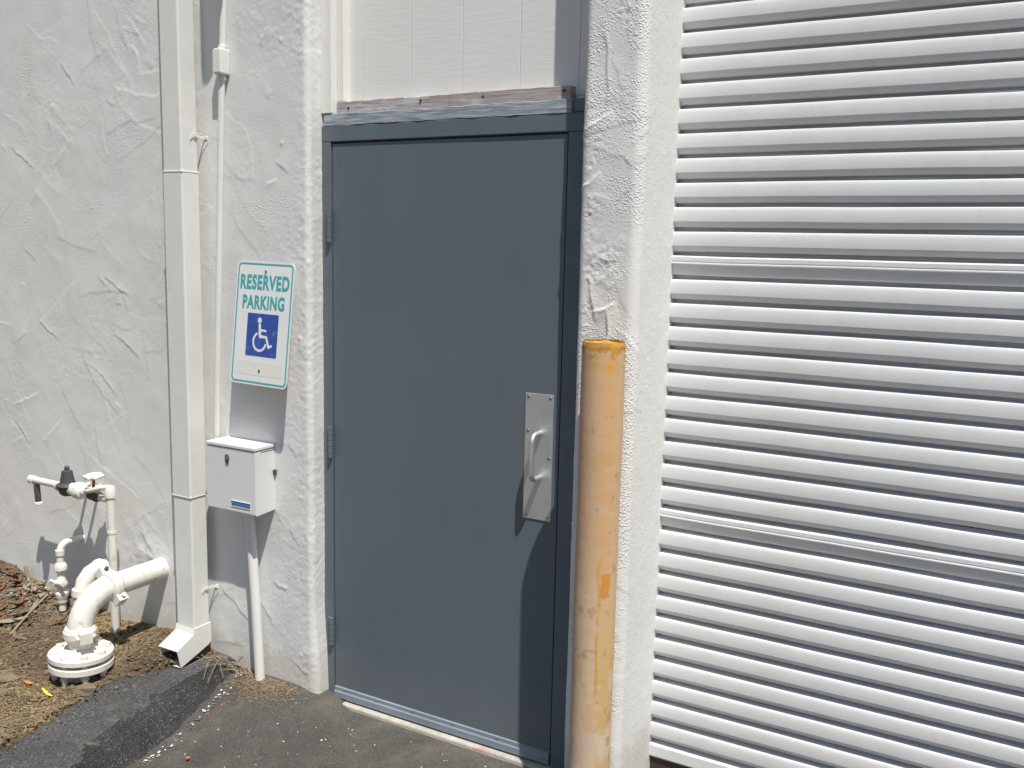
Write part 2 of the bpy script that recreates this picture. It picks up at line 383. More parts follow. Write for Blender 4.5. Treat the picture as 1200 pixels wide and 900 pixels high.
def sweeps(S, Z, H, n, s_rng, z_rng, seed, hgt=.0016):
    # broad trowel sweeps: a plate that rises gently across its width and ends in a crisp lap
    r = random.Random(seed)
    for _ in range(n):
        s0, z0 = r.uniform(*s_rng), r.uniform(*z_rng); ang = r.choice([.7, 2.4, 2.1, 1.5, .4, 2.8]) + r.gauss(0, .3) + (math.pi if r.random() < .5 else 0)
        L = r.uniform(.10, .42); W = L * r.uniform(.25, .6); w0 = (L + W) * .62; h0 = hgt * r.uniform(.4, 1.3); bend = r.gauss(0, .25)
        i0, i1 = np.searchsorted(S[0], [s0 - w0, s0 + w0]); j0, j1 = np.searchsorted(Z[:, 0], [z0 - w0, z0 + w0])
        if i1 - i0 < 3 or j1 - j0 < 3: continue
        ds = S[j0:j1, i0:i1] - s0; dz = Z[j0:j1, i0:i1] - z0
        a = ds * math.cos(ang) + dz * math.sin(ang); b = -ds * math.sin(ang) + dz * math.cos(ang)
        b = b - bend * (a / L) ** 2 * L + .010 * noise2(a + s0 * 3, b + z0 * 5, .06, 4) + .004 * noise2(a + s0, b, .018, 6)
        t = np.clip((b + W / 2) / W, 0, 1)
        H[j0:j1, i0:i1] += h0 * t * t * sm(W / 2 + .004, W / 2 - .004, b) * sm(.5, .34, np.abs(a) / L)
def rnd_strokes(n, s_rng, z_rng, seed, hmax=.0045):
    r = random.Random(seed); out = []
    for _ in range(n):
        ang = r.choice([.75, 2.45, 2.2, .55, 1.2, 2.8, -.2]) + r.gauss(0, .25)
        if r.random() < .5: ang += math.pi
        out.append((r.uniform(*s_rng), r.uniform(*z_rng), ang, r.choice([.03, .04, .05, .07, .10, .16]) * r.uniform(.7, 1.3), r.uniform(.0012, hmax), r.gauss(0, .18)))
    return out
def wall_path(pts, normals):
    return np.array(pts), np.array(normals)
# left wall: front plane y = -.08, rounded corner into the door reveal at x = -.04
fx = np.concatenate([[-6, -4.5, -3.2, -2.4], np.arange(-2.1, -.063, .0048)])
pts = [(x, -.08) for x in fx]; nr = [(0, -1)] * len(fx)
for k in range(1, 13):
    t = k / 12 * math.pi / 2; pts.append((-.062 + .022 * math.sin(t), -.058 - .022 * math.cos(t))); nr.append((math.sin(t), -math.cos(t)))
for y in np.linspace(-.054, .09, 26): pts.append((-.04, y)); nr.append((1, 0))
pts = np.array(pts); nr = np.array(nr)
s = np.concatenate([[0], np.cumsum(np.hypot(*np.diff(pts, axis=0).T))]); s = s + pts[0, 0]
zz = np.concatenate([[-.25], np.arange(-.02, 2.62, .0048), [2.8, 3.2, 3.8, 4.6]])
S, Z = np.meshgrid(s, zz)
H = .0030 * fbm(S, Z, .45, 3, 40, .45) + .0006 * fbm(S, Z, .09, 2, 44)
items = rnd_strokes(46, (-2.1, -.07), (.02, 2.6), 3, .0018)
sweeps(S, Z, H, 190, (-2.1, -.24), (0, 2.6), 77, .0009)
# lips picked out along the wall by eye
for (a, b, an, L) in ((-1.30, 2.34, 2.3, .13), (-1.80, 2.25, .9, .14), (-1.37, 2.02, .8, .10), (-1.55, 1.86, .9, .09), (-1.50, 1.30, 2.6, .16), (-1.05, 1.50, 2.7, .17),
                      (-1.15, 1.12, 2.5, .20), (-1.68, .98, .35, .22), (-1.72, .84, 2.4, .15), (-1.5, .86, .7, .18), (-1.0, 1.27, 2.6, .18), (-1.62, 2.02, 2.6, .2),
                      (-.24, 2.40, .8, .08), (-.16, 1.95, 2.5, .07), (-.21, 1.90, .4, .06), (-.26, .30, 2.3, .14), (-.40, .28, 2.4, .16), (-.47, .33, 2.6, .10), (-.20, .42, 2.8, .07),
                      (-.13, .95, 2.2, .07), (-.12, .62, 2.3, .09), (-.09, 1.33, 1.2, .07), (-.92, .46, 2.3, .12), (-.88, .43, 1.0, .08), (-.10, .12, 2.6, .08), (-.95, .30, .4, .10)):
    items.append((a, b, an, L, .0023, random.gauss(0, .2)))
strokes(S, Z, H, items)
rough = sm(-.16, -.07, S) * .9 + .8 * sm(.1, .55, fbm(S, Z, .22, 3, 51)) * sm(-.5, -.3, S) + .6 * sm(.35, .8, fbm(S, Z, .3, 3, 57)) * sm(-.35, -.6, S)
H += rough * (.00045 * noise2(S, Z, .013, 60) + .0006 * np.maximum(0, noise2(S, Z, .0105, 61)) + .00015 * fbm(S, Z, .04, 2, 63))
for k in range(10):                                            # little blobs of mortar
    cs, cz = rng.uniform(-.18, -.04), rng.uniform(.1, 2.55); H += .0026 * np.exp(-(((S - cs) / .006) ** 2 + ((Z - cz) / .007) ** 2))
patch = np.exp(-(((S + .93) / .13) ** 2 + ((Z - .40) / .12) ** 2))          # lumpy patching round the pipe hole
H += patch * (.0028 * fbm(S, Z, .05, 4, 71) + .002)
flare = .016 * sm(.40, .0, Z) * sm(-.08, -.02, S)              # reveal swells towards its foot
PX = pts[:, 0][None, :] + nr[:, 0][None, :] * (H * .9 + flare); PY = pts[:, 1][None, :] + nr[:, 1][None, :] * H
wl = gridmesh('stucco_wall', np.stack([PX, PY, Z], -1), m_stucco)
tag(wl, 'long white skip-trowelled stucco wall behind the downspout and pipework', 'wall')

# pilaster between the two doors
a = []; n2 = []
for y in np.linspace(.10, -.065, 30): a.append((1.0, y)); n2.append((-1, 0))
for k in range(1, 9):
    t = k / 9 * math.pi / 2; a.append((1.025 - .025 * math.cos(t), -.075 - .025 * math.sin(t))); n2.append((-math.cos(t), -math.sin(t)))
for x in np.arange(1.027, 1.158, .0036): a.append((x, -.10)); n2.append((0, -1))
for k in range(1, 13):
    t = k / 12 * math.pi / 2; a.append((1.158 + .032 * math.sin(t), -.068 - .032 * math.cos(t))); n2.append((math.sin(t), -math.cos(t)))
for y in np.arange(-.062, .20, .0045): a.append((1.19, y)); n2.append((1, 0))
a = np.array(a); n2 = np.array(n2); s = np.concatenate([[0], np.cumsum(np.hypot(*np.diff(a, axis=0).T))])
zz = np.concatenate([[-.25], np.arange(-.05, 2.55, .0038), [2.8, 3.4]])
S, Z = np.meshgrid(s, zz)
front = sm(.200, .228, S) * sm(.350, .318, S)
rg = sm(-.25, .25, fbm(S, Z, .16, 3, 80)) * front
H = (.0012 + .0012 * front) * fbm(S, Z, .25, 2, 81) + rg * (.0014 * noise2(S, Z, .011, 82) + .0018 * np.maximum(0, noise2(S, Z, .0085, 83)) + .0014 * np.maximum(0, fbm(S, Z, .022, 2, 84)))
it = [(.19 + a_, b, an, L, h_, bd) for a_, b, an, L, h_, bd in ((.05, 2.05, .5, .10, .004, .1), (.03, 1.88, .6, .09, .0035, .2), (.075, 2.20, 1.65, .22, .0035, .1), (.05, 1.55, 1.75, .14, .0035, .1),
      (.10, 1.42, 1.45, .20, .006, .25), (.09, 1.52, .3, .08, .005, .3), (.13, 1.35, 2.0, .12, .006, .1), (.145, .95, 1.6, .25, .004, .05), (.15, .62, 1.6, .3, .004, .05), (.15, .42, 1.5, .2, .005, 0))]
it += rnd_strokes(16, (.18, .37), (0, 2.5), 19, .002)
sweeps(S, Z, H, 26, (.16, .36), (0, 2.5), 123, .0009)
strokes(S, Z, H, it)
H += (1 - front) * (.0003 * noise2(S, Z, .012, 85) + .0003 * fbm(S, Z, .05, 2, 86)) * sm(.36, .40, S)
side = sm(.37, .42, S)
PX = a[:, 0][None, :] + n2[:, 0][None, :] * H - side * .0 ; PY = a[:, 1][None, :] + n2[:, 1][None, :] * H
pl = gridmesh('stucco_pilaster', np.stack([PX, PY, Z], -1), m_stucco_rough)
tag(pl, 'narrow rough white stucco pier between grey door and roll-up shutter', 'pillar')
# stucco above the openings (over the frame of the picture)
hd = thing('stucco_header', 'white stucco beam running above the door openings', 'wall', (2.6, 0, 3.4))
box('beam', (1.0, -.10, 3.42), (4.4, .30, 4.6), m_stucco, hd, .01)
box('beam', (-.04, -.09, 3.22), (1.0, .30, 4.6), m_stucco, hd, .01)
fp = box('stucco_pier', (4.4, -.10, -.1), (4.8, .30, 4.6), m_stucco, None, .02); tag(fp, 'white stucco pier on the far side of the shutter', 'pillar')

# ------------------------------------------------------------------ roll-up shutter
Z0, DZ = 2.328, .07252
ru = thing('roll_up_door', 'white ribbed metal roll-up shutter beside the stucco pier', 'door', (1.18, .17, 0))
def slat_mesh(prof, seed, seg=18, x1=3.24):
    r = np.random.default_rng(seed); xs = np.linspace(-.006, x1, seg + 1)
    dn = r.normal(0, .0007, seg + 1); tw = r.normal(0, .0006, seg + 1)
    V = []; F = []; n = len(prof)
    for i, x in enumerate(xs):
        for (y, z) in prof: V.append((x, y + (dn[i] if y < -.004 else 0), z + tw[i]))
    for i in range(seg):
        for j in range(n - 1): F.append((i * n + j, i * n + j + 1, (i + 1) * n + j + 1, (i + 1) * n + j))
    me = bpy.data.meshes.new('slat'); me.from_pydata(V, [], F); me.materials.append(m_slat)
    me.polygons.foreach_set('use_smooth', [True] * len(me.polygons)); me.set_sharp_from_angle(angle=math.radians(24)); return me
# y relative to the shutter plane (front of the ribs = 0), z below the rib's bright top edge
ribp = [(.038, .0070), (.038, .0045), (.007, .0010), (.0040, -.0006), (.0026, -.0035), (.0014, -.0100), (.0006, -.0190), (0, -.0290), (.0004, -.0405), (.0032, -.0450), (.0095, -.0522), (.0140, -.0568), (.0162, -.0582), (.038, -.0595), (.038, -.0656)]
seam = [(.038, .0070), (.038, .0045), (.006, .0010), (.0026, -.0004), (.0008, -.0030), (.0004, -.0140), (.0016, -.0152), (.0024, -.0170), (-.0006, -.0190), (-.0008, -.0225), (.0046, -.0255), (.0064, -.031), (.0085, -.043), (.0120, -.0530), (.0160, -.0566), (.038, -.0580), (.038, -.0656)]
ribs = [slat_mesh(ribp, k) for k in range(5)]; sm_ = slat_mesh(seam, 77)
for i in range(-15, 32):
    me = sm_ if (i - 9) % 11 == 0 else ribs[(i * 7 + (i // 5)) % 5]
    o = bpy.data.objects.new('slat', me); COL.objects.link(o); o.parent = ru; o.location = (0, 0, Z0 - i * DZ)
prism('bottom_bar', [(.170, .018 + .058), (.176, .018 + .062), (.212, .084), (.212, .036), (.172, .036), (.168, .042)], 1.178, 4.42, m_slat, ru)
prism('weather_seal', [(.176, .036), (.196, .036), (.198, -.03), (.178, -.03)], 1.178, 4.42, m_brownbar, ru)

# ------------------------------------------------------------------ door frame, door
fr = thing('door_frame', 'slate grey steel frame set round the grey door', 'door frame', (-.05, 0, 0))
# each jamb: face strip + rabbet stop behind the leaf
def jamb(x0, x1, inner, sgn):
    j = box('jamb', (x0, -.010, -.02), (x1, .085, 2.036), m_frame, fr, .002)
    xs0, xs1 = (inner, inner + .016) if sgn > 0 else (inner - .016, inner)
    box('stop', (xs0, .046, -.02), (xs1, .085, 2.030), m_frame, fr)
jamb(-.058, -.001, -.001, 1); jamb(.915, 1.02, .915, -1)
box('frame_head', (-.058, -.0105, 2.0365), (1.02, .085, 2.091), m_frame, fr, .003)
dr = thing('steel_door', 'plain slate grey steel door with pull plate', 'door', (0, 0, 0))
# leaf as a fine sheet with a slight oil-can wave
lx = np.linspace(.004, .909, 70); lz = np.linspace(.002, 2.030, 140); X, Zg = np.meshgrid(lx, lz)
Yg = -.004 + .0009 * fbm(X, Zg, .45, 2, 90)
leafo = box('leaf', (.004, -.001, .002), (.909, .042, 2.030), m_door, dr, .0015)
gridmesh('skin', np.stack([X, Yg, Zg], -1), m_door, leafo)
swp = prism('door_sweep', [(-.0045, .049), (-.009, .047), (-.009, .034), (-.0125, .029), (-.0125, .008), (-.008, .003), (.0, .003), (.0, .049)], .004, .909, m_sweep, dr)
for x in (.05, .20, .36, .53, .71, .87): lathe('screw', (x, -.0085, .041), (0, -1, 0), [(0, .0045), (.0016, .004), (.0024, .001)], m_screw, swp, 10)
for zc, hh in ((1.75, .056), (.98, .056), (.265, .052)):
    hg = tube('hinge', [(-.004, -.017, zc - hh), (-.004, -.017, zc + hh)], .0085, m_frame, dr, 14)
    box('hinge_leaf', (-.022, -.0135, zc - hh), (-.004, -.0098, zc + hh), m_frame, hg, .001)
    for q in (-.6, -.2, .2, .6): tube('knuckle_ring', [(-.004, -.017, zc + hh * q - .002), (-.004, -.017, zc + hh * q + .002)], .0092, m_frame, hg, 14)
ph = box('pull_plate', (.789, -.0075, .828), (.889, -.004, 1.236), m_alu, dr, .0012)
for x, z in ((.800, 1.225), (.878, 1.225), (.800, 1.115), (.878, 1.033), (.800, .840), (.878, .840)):
    lathe('screw', (x, -.007, z), (0, -1, 0), [(0, .006), (.002, .0052), (.003, .002)], m_screw, ph, 12)
hp = [Vector((.846, -.004, 1.112)), Vector((.846, -.040, 1.112))] + arc((.846, -.040, 1.088), .024, math.pi / 2, math.pi, (0, 1, 0), (0, 0, 1), 6)[1:] 
hp += arc((.846, -.040, .992), .024, math.pi, 1.5 * math.pi, (0, 1, 0), (0, 0, 1), 6) + [Vector((.846, -.004, .968))]
tube('pull_handle', hp, .0088, m_alu, dr, 16)
# sill
si = thing('door_sill', 'worn concrete sill strip with red edge under the grey door', 'sill', (.45, -.02, -.02))
box('sill_slab', (-.042, -.032, -.06), (1.02, .09, -.001), m_sill, si, .006)
box('painted_edge', (-.03, -.0375, -.06), (1.02, -.0325, -.0105), m_curbred, si, .002)

# ------------------------------------------------------------------ transom above the door
tr = thing('transom_panel', 'off-white grooved wooden siding panel above the grey door', 'panel', (.45, .05, 2.1))
gr = [-.03, .092, .294, .497, .71, .915, 1.01]
for x0, x1 in zip(gr[:-1], gr[1:]): box('siding_board', (x0 + .0008, .050, 2.15), (x1 - .0008, .066, 3.25), m_siding, tr, .0011)
box('backing_sheet', (-.03, .0535, 2.14), (1.01, .075, 3.26), m_siding, tr)
box('side_trim', (-.040, -.012, 2.132), (.006, .052, 3.25), m_white, tr, .003)
box('side_trim', (.0062, .018, 2.174), (.034, .053, 3.25), m_white, tr, .003)
box('side_trim', (.955, .022, 2.10), (1.01, .053, 3.25), m_white, tr, .003)
box('side_trim', (.962, .004, 2.18), (.974, .024, 3.25), m_white, tr, .003)
def board(name, lo, hi, mat, seed):
    x = np.linspace(lo[0], hi[0], 120); th = [(lo[1], lo[2]), (lo[1], hi[2]), (hi[1], hi[2]), (hi[1], lo[2])]
    V = []; F = []; n1 = noise2(x, x * 0, .05, seed) * .0014; n2_ = noise2(x, x * 0 + 4, .03, seed) * .0016 + noise2(x, x * 0 + 4, .009, seed) * .0008
    for i, xx in enumerate(x): V += [(xx, lo[1] + n1[i], lo[2] - n2_[i] * .5), (xx, lo[1] + n1[i] + .002, hi[2] + n2_[i] - .002), (xx, lo[1] + .005, hi[2] + n2_[i]), (xx, hi[1], hi[2]), (xx, hi[1], lo[2])]
    for i in range(119):
        for k in range(5): F.append([i * 5 + k, i * 5 + (k + 1) % 5, i * 5 + 5 + (k + 1) % 5, i * 5 + 5 + k])
    F += [[0, 1, 2, 3, 4][::-1], [595 + k for k in range(5)]]
    return mesh(name, V, F, mat, tr)
board('sill_board', (-.030, -.0112, 2.0915), (.922, .055, 2.131), m_wood2, 5)
b1 = board('ledger_board', (.004, .014, 2.133), (.470, .055, 2.174), m_wood, 9)
b2 = board('ledger_board', (.4715, .012, 2.133), (.905, .055, 2.175), m_wood, 14)
for x, z, b in ((.06, 2.150, b1), (.36, 2.160, b1), (.60, 2.158, b2), (.885, 2.160, b2)): lathe('nail_head', (x, .0145, z), (0, -1, 0), [(0, .0038), (.0035, .0034)], m_hole, b, 8)
box('infill_block', (.9225, .0, 2.093), (1.01, .056, 2.133), m_frame, tr, .003)

# ------------------------------------------------------------------ bollard
bo = thing('bollard', 'faded peach and yellow steel bollard beside the pier', 'bollard', (1.146, -.215, -.02))
R_ = .0605; th = np.linspace(0, 2 * math.pi, 193); zb = np.concatenate([np.linspace(-.05, 1.428, 760), [1.434, 1.4385, 1.4395]])
T_, Zb = np.meshgrid(th, zb)
rr = R_ + .0008 * fbm(np.cos(T_) * .06 * 3, Zb, .25, 2, 95) + np.where(Zb > 1.429, -(Zb - 1.429) * .25, 0)
P = np.stack([1.146 + np.cos(T_) * rr, -.215 + np.sin(T_) * rr, Zb], -1)
va = math.atan2(-2.405, 1.07)                                   # towards the camera
d = (T_ - (va + 2 * math.pi) + math.pi) % (2 * math.pi) - math.pi  # angle from that side, + is to the right
arcx = d * R_
def L3(c): return np.array(c)[None, None, :]
def bl(C, c, k): return C * (1 - k[..., None]) + L3(c) * k[..., None]
# wear noise wraps round the pipe
nz = lambda sc_, sd: .5 * (fbm(np.cos(T_) * R_ + .3, Zb * .55, sc_, 4, sd) + fbm(np.sin(T_) * R_ + .9, Zb * .55, sc_, 4, sd + 1))
C = np.ones(T_.shape + (3,)) * L3((.61, .41, .235))
C = bl(C, (.63, .37, .17), sm(-.03, .03, arcx + .01 * nz(.1, 3)) * sm(.055, .03, arcx) * .8 * sm(.55, .8, Zb))
C = bl(C, (.60, .36, .24), sm(-.005, -.05, arcx + .012 * nz(.08, 9)) * .6)
C = bl(C, (.66, .50, .34), sm(.95, .5, Zb + .12 * nz(.15, 12)) * .65)
C = bl(C, (.60, .40, .15), sm(.006, .030, arcx + .012 * nz(.06, 15)) * sm(.85, .55, Zb) * .75)
C = bl(C, (.58, .47, .38), sm(.2, .7, nz(.05, 18)) * .55)
drip = np.exp(-((arcx - .010 - .004 * noise2(Zb, Zb * 0, .07, 22)) / .0045) ** 2) * sm(.05, .3, noise2(Zb, Zb * 0 + 2, .13, 23) + .25) * sm(1.0, .92, Zb)
C = bl(C, (.60, .31, .03), np.clip(drip, 0, 1) * .85)
C = bl(C, (.66, .27, .04), sm(-.002, .002, .014 - np.abs(arcx - .030) + .005 * noise2(arcx, Zb, .012, 33)) * sm(-.002, .003, .036 - np.abs(Zb - .752) + .006 * noise2(arcx, Zb, .012, 35)) * .95)
flk = sm(.30, .36, nz(.07, 61)) * sm(.9, .5, Zb + .2 * nz(.3, 66)); C = bl(C, (.66, .52, .40), flk * .7)
C = bl(C, (.58, .36, .14), sm(.42, .50, nz(.055, 71)) * .45)
C = bl(C, (.62, .34, .05), sm(.30, .34, nz(.10, 83)) * sm(-.01, .01, arcx) * sm(.60, .45, Zb) * .55)
C = bl(C, (.40, .26, .15), sm(.60, .66, nz(.018, 91)) * .55)
C = bl(C, (.52, .36, .26), sm(.50, .56, nz(.30, 95) + .3 * nz(.03, 97)) * .35)
capn = sm(1.402, 1.410, Zb + .022 * noise2(arcx, Zb, .016, 27) + .010 * noise2(arcx, Zb, .006, 28))
C = bl(C, (.56, .30, .04), capn * .95); C = bl(C, (.36, .17, .05), capn * sm(.1, .35, fbm(arcx, Zb, .02, 3, 37)) * .6)
C = bl(C, (.70, .33, .03), np.exp(-(((arcx - .018) / .014) ** 2 + ((Zb - 1.374) / .014) ** 2)) * .9)
C = bl(C, (.60, .38, .08), np.exp(-(((arcx + .024) / .012) ** 2 + ((Zb - 1.378) / .016) ** 2)) * .8)
gridmesh('pipe', P, m_bollard, bo, np.clip(C, 0, 1))
rc = np.array([0, .015, .028, .040, .048, .053, .0572, .0585]); A, Rr = np.meshgrid(np.linspace(0, 2 * math.pi, 61), rc)
px, py = np.cos(A) * Rr, np.sin(A) * Rr
hz = 1.433 + .0055 * fbm(px + 5, py + 5, .03, 4, 44); hz[-1] = 1.428
Cc = np.ones(A.shape + (3,)) * L3((.52, .25, .03)); Cc = bl(Cc, (.66, .42, .14), sm(.1, .6, fbm(px + 2, py, .02, 4, 46)))
gridmesh('concrete_fill', np.stack([1.146 + px, -.215 + py, hz], -1), m_bollard, bo, Cc)

# ------------------------------------------------------------------ downspout
ds = thing('downspout', 'square white metal downspout on the stucco wall', 'downspout', (-.584, -.14, .13))
box('pipe_section', (-.6315, -.190, 1.930), (-.5355, -.113, 3.40), m_white, ds, .006)
box('pipe_section', (-.6335, -.192, .728), (-.5335, -.111, 1.936), m_white, ds, .006)
box('pipe_section', (-.6315, -.190, .196), (-.5355, -.113, .732), m_white, ds, .006)
for z in (1.934, .730): box('seam_band', (-.6345, -.1932, z - .0025), (-.5325, -.110, z + .0025), m_white, ds, .001)
ou = [(-.110, .215), (-.110, .140), (-.125, .128), (-.262, .083), (-.277, .155), (-.196, .192), (-.190, .215)]
# hollow outlet shoe: outer shell + inner dark throat
def shoe(x0, x1, poly, t, mat):
    n = len(poly); V = [(x0, y, z) for y, z in poly] + [(x1, y, z) for y, z in poly]
    F = [list(range(n))[::-1], list(range(n, 2 * n))]
    for i in range(n):
        if i in (3,): continue
        F.append([i, (i + 1) % n, n + (i + 1) % n, n + i])
    k = len(V); y3, z3 = poly[3]; y4, z4 = poly[4]
    mo = [(x0, y3, z3), (x1, y3, z3), (x1, y4, z4), (x0, y4, z4)]
    inn = [(x0 + t, y3 + .004, z3 + t), (x1 - t, y3 + .004, z3 + t), (x1 - t, y4, z4 - t), (x0 + t, y4, z4 - t)]
    bk = [(a_, b_ + .12, c_ + .035) for a_, b_, c_ in inn]
    V += mo + inn + bk
    for i in range(4): F.append([k + i, k + (i + 1) % 4, k + 4 + (i + 1) % 4, k + 4 + i])
    for i in range(4): F.append([k + 4 + i, k + 4 + (i + 1) % 4, k + 8 + (i + 1) % 4, k + 8 + i])
    F.append([k + 8, k + 9, k + 10, k + 11])
    return mesh('outlet', V, F, mat, ds)
shoe(-.6345, -.5325, ou, .003, m_white)
for z, dy in ((2.060, .0), (.352, .0)):
    st = box('strap', (-.5333, -.132, z - .006), (-.5318, -.078, z + .006), m_white, ds, .0008)
    box('strap_tab', (-.5333, -.084, z - .006), (-.518, -.0785, z + .007), m_white, st, .002)
    lathe('rivet', (-.5312, -.128, z + .002), (1, 0, 0), [(0, .004), (.002, .0035), (.003, .001)], m_white, st, 10)
    tube('tie_wire', [(-.531, -.150, z - .004), (-.529, -.140, z + .012), (-.522, -.105, z + .014), (-.512, -.086, z - .004)], .0014, m_white, st, 6)

# ------------------------------------------------------------------ conduits, lamp
cu = thing('wall_conduit', 'thin white conduit with small fitting running up to the lamp', 'conduit', (-.45, -.10, .96))
tube('pipe', [(-.490, -.098, .93), (-.461, -.098, 1.5), (-.4215, -.098, 2.28)], .0118, m_white, cu, 16)
tube('pipe', [(-.4165, -.098, 2.34), (-.396, -.098, 2.75), (-.372, -.100, 3.04)], .0118, m_white, cu, 16)
cb = box('fitting', (-.437, -.124, 2.272), (-.398, -.080, 2.362), m_white, cu, .006)
box('fitting_cover', (-.435, -.127, 2.277), (-.400, -.1235, 2.357), m_white, cb, .003)
lathe('hub', (-.4215, -.098, 2.268), (-.05, 0, -1), [(0, .0165), (.012, .0165), (.014, .013)], m_white, cb, 16)
lathe('hub', (-.4150, -.098, 2.360), (.05, 0, 1), [(0, .0165), (.012, .0165), (.014, .013)], m_white, cb, 16)
la = thing('wall_lamp', 'white bullet-shaped wall lamp at the top of the thin conduit', 'lamp', (-.288, -.08, 3.09))
box('back_plate', (-.40, -.10, 3.03), (-.25, -.078, 3.20), m_white, la, .006)
tube('arm', [(-.288, -.095, 3.16), (-.288, -.17, 3.20), (-.288, -.238, 3.21)], .012, m_white, la, 14)
lathe('lamp_shade', (-.288, -.24, 2.855), (0, 0, 1), [(0, .004), (.004, .016), (.016, .028), (.036, .034), (.07, .036), (.30, .036), (.36, .030), (.395, .014)], m_white, la, 28)
lc = thing('riser_conduit', 'thick white leaning conduit rising from asphalt to the drop box', 'conduit', (-.266, -.115, .03))
tube('pipe', [(-.2635, -.122, .02), (-.287, -.115, .36), (-.318, -.110, .745)], .0185, m_white, lc, 20)

# ------------------------------------------------------------------ drop box
db = thing('drop_box', 'small white metal drop box with lock on the wall', 'mailbox', (-.33, -.08, .70))
BX0, BX1, BY, BZ0, BZ1 = -.452, -.213, -.182, .708, .9455
prism('body', [(-.078, BZ0 + .006), (BY + .012, BZ0), (BY + .004, BZ0 + .001), (BY, BZ0 + .006), (BY, BZ1), (-.078, BZ1)], BX0, BX1, m_boxwhite, db)
box('lid', (BX0 - .0025, BY - .003, BZ1 + .0025), (BX1 + .0025, -.079, BZ1 + .0145), m_boxwhite, db, .002)
box('lid_gap', (BX0 + .004, BY + .006, BZ1 - .001), (BX1 - .004, -.08, BZ1 + .004), m_hole, db)
lk = lathe('lock', (-.347, BY - .001, .912), (0, -1, 0), [(0, .011), (.003, .011), (.004, .008)], m_screw, db, 18)
prism('lock_cover', [(BY - .0015, .915), (BY - .0040, .915), (BY - .0055, .893), (BY - .0015, .886)], -.3535, -.3405, m_dark, lk)
npl = box('name_plate', (-.330, BY - .0012, .733), (-.239, BY + .002, .751), m_label, db)
box('plate_frame', (-.332, BY - .0022, .7515), (-.237, BY + .002, .7535), m_boxwhite, npl)
box('plate_frame', (-.332, BY - .0022, .7305), (-.237, BY + .002, .7325), m_boxwhite, npl)
for zz_ in (.9385,): box('lid_seam', (BX1 - .001, -.150, zz_), (BX1 + .0006, -.082, zz_ + .0022), m_hole, db)
box('side_lug', (BX1, -.092, .845), (BX1 + .010, -.081, .865), m_dark, db, .002)

# ------------------------------------------------------------------ parking sign
sg = bpy.data.objects.new('parking_sign', None); COL.objects.link(sg); sg.empty_display_size = .05
sg['label'] = 'tilted white reserved parking sign with blue wheelchair symbol'; sg['category'] = 'sign'
ea, eb, ec = -.1016, .0151, -.0294
sg.matrix_world = Matrix.Translation((-.2157, -.1308, 1.4018)) @ Matrix.Rotation(ec, 4, 'Z') @ Matrix.Rotation(ea, 4, 'X') @ Matrix.Rotation(eb, 4, 'Y')
def lmesh(name, V, F, mat, parent):                            # vertices already in the parent's space
    me = bpy.data.meshes.new(name); me.from_pydata([tuple(v) for v in V], [], F); me.materials.append(mat)
    o = bpy.data.objects.new(name, me); COL.objects.link(o); o.parent = parent; return o
def rrect(w_, h_, r, n=7):
    out = []
    for cx, cz, a0 in ((w_ / 2 - r, h_ / 2 - r, 0), (-w_ / 2 + r, h_ / 2 - r, 90), (-w_ / 2 + r, -h_ / 2 + r, 180), (w_ / 2 - r, -h_ / 2 + r, 270)):
        for k in range(n + 1):
            t = math.radians(a0 + 90 * k / n); out.append((cx + r * math.cos(t), cz + r * math.sin(t)))
    return out
SW, SH_ = .282, .440
def plate(name, poly, y0, y1, mat, parent):
    n = len(poly); V = [(x, y0, z) for x, z in poly] + [(x, y1, z) for x, z in poly]
    F = [list(range(n)), list(range(n, 2 * n))[::-1]] + [[i, n + i, n + (i + 1) % n, (i + 1) % n] for i in range(n)]
    return lmesh(name, V, F, mat, parent)
panel = plate('panel', rrect(SW, SH_, .022), -.0012, .0012, m_signw, sg)
def ring(name, po, pi_, y, mat, parent):
    n = len(po); V = [(x, y, z) for x, z in po] + [(x, y, z) for x, z in pi_]
    return lmesh(name, V, [[i, (i + 1) % n, n + (i + 1) % n, n + i] for i in range(n)], mat, parent)
ring('border', rrect(SW - .013, SH_ - .013, .0165), rrect(SW - .025, SH_ - .025, .0115), -.0017, m_teal, sg)
def word(txt, wd, ht, cx, cz, mat):
    cu_ = bpy.data.curves.new('t', 'FONT'); cu_.body = txt; cu_.size = 1; cu_.offset = .042; cu_.space_character = 1.12
    to = bpy.data.objects.new('t', cu_); COL.objects.link(to); bpy.context.view_layer.update()
    me = bpy.data.meshes.new_from_object(to.evaluated_get(bpy.context.evaluated_depsgraph_get()))
    bpy.data.objects.remove(to)
    v = np.array([p.co[:] for p in me.vertices]); mn, mx = v.min(0), v.max(0)
    for p in me.vertices: p.co = ((p.co.x - (mn[0] + mx[0]) / 2) / (mx[0] - mn[0]) * wd + cx, -.0017, (p.co.y - (mn[1] + mx[1]) / 2) / (mx[1] - mn[1]) * ht + cz)
    me.materials.clear(); me.materials.append(mat)
    o = bpy.data.objects.new('lettering', me); COL.objects.link(o); o.parent = sg; return o
word('RESERVED', .240, .054, 0, .146, m_teal); word('PARKING', .206, .050, 0, .075, m_teal)
sq = plate('symbol_square', rrect(.152, .152, .003, 2), -.0019, -.0013, m_blue, sg)
sq.location = (.004, 0, -.040)
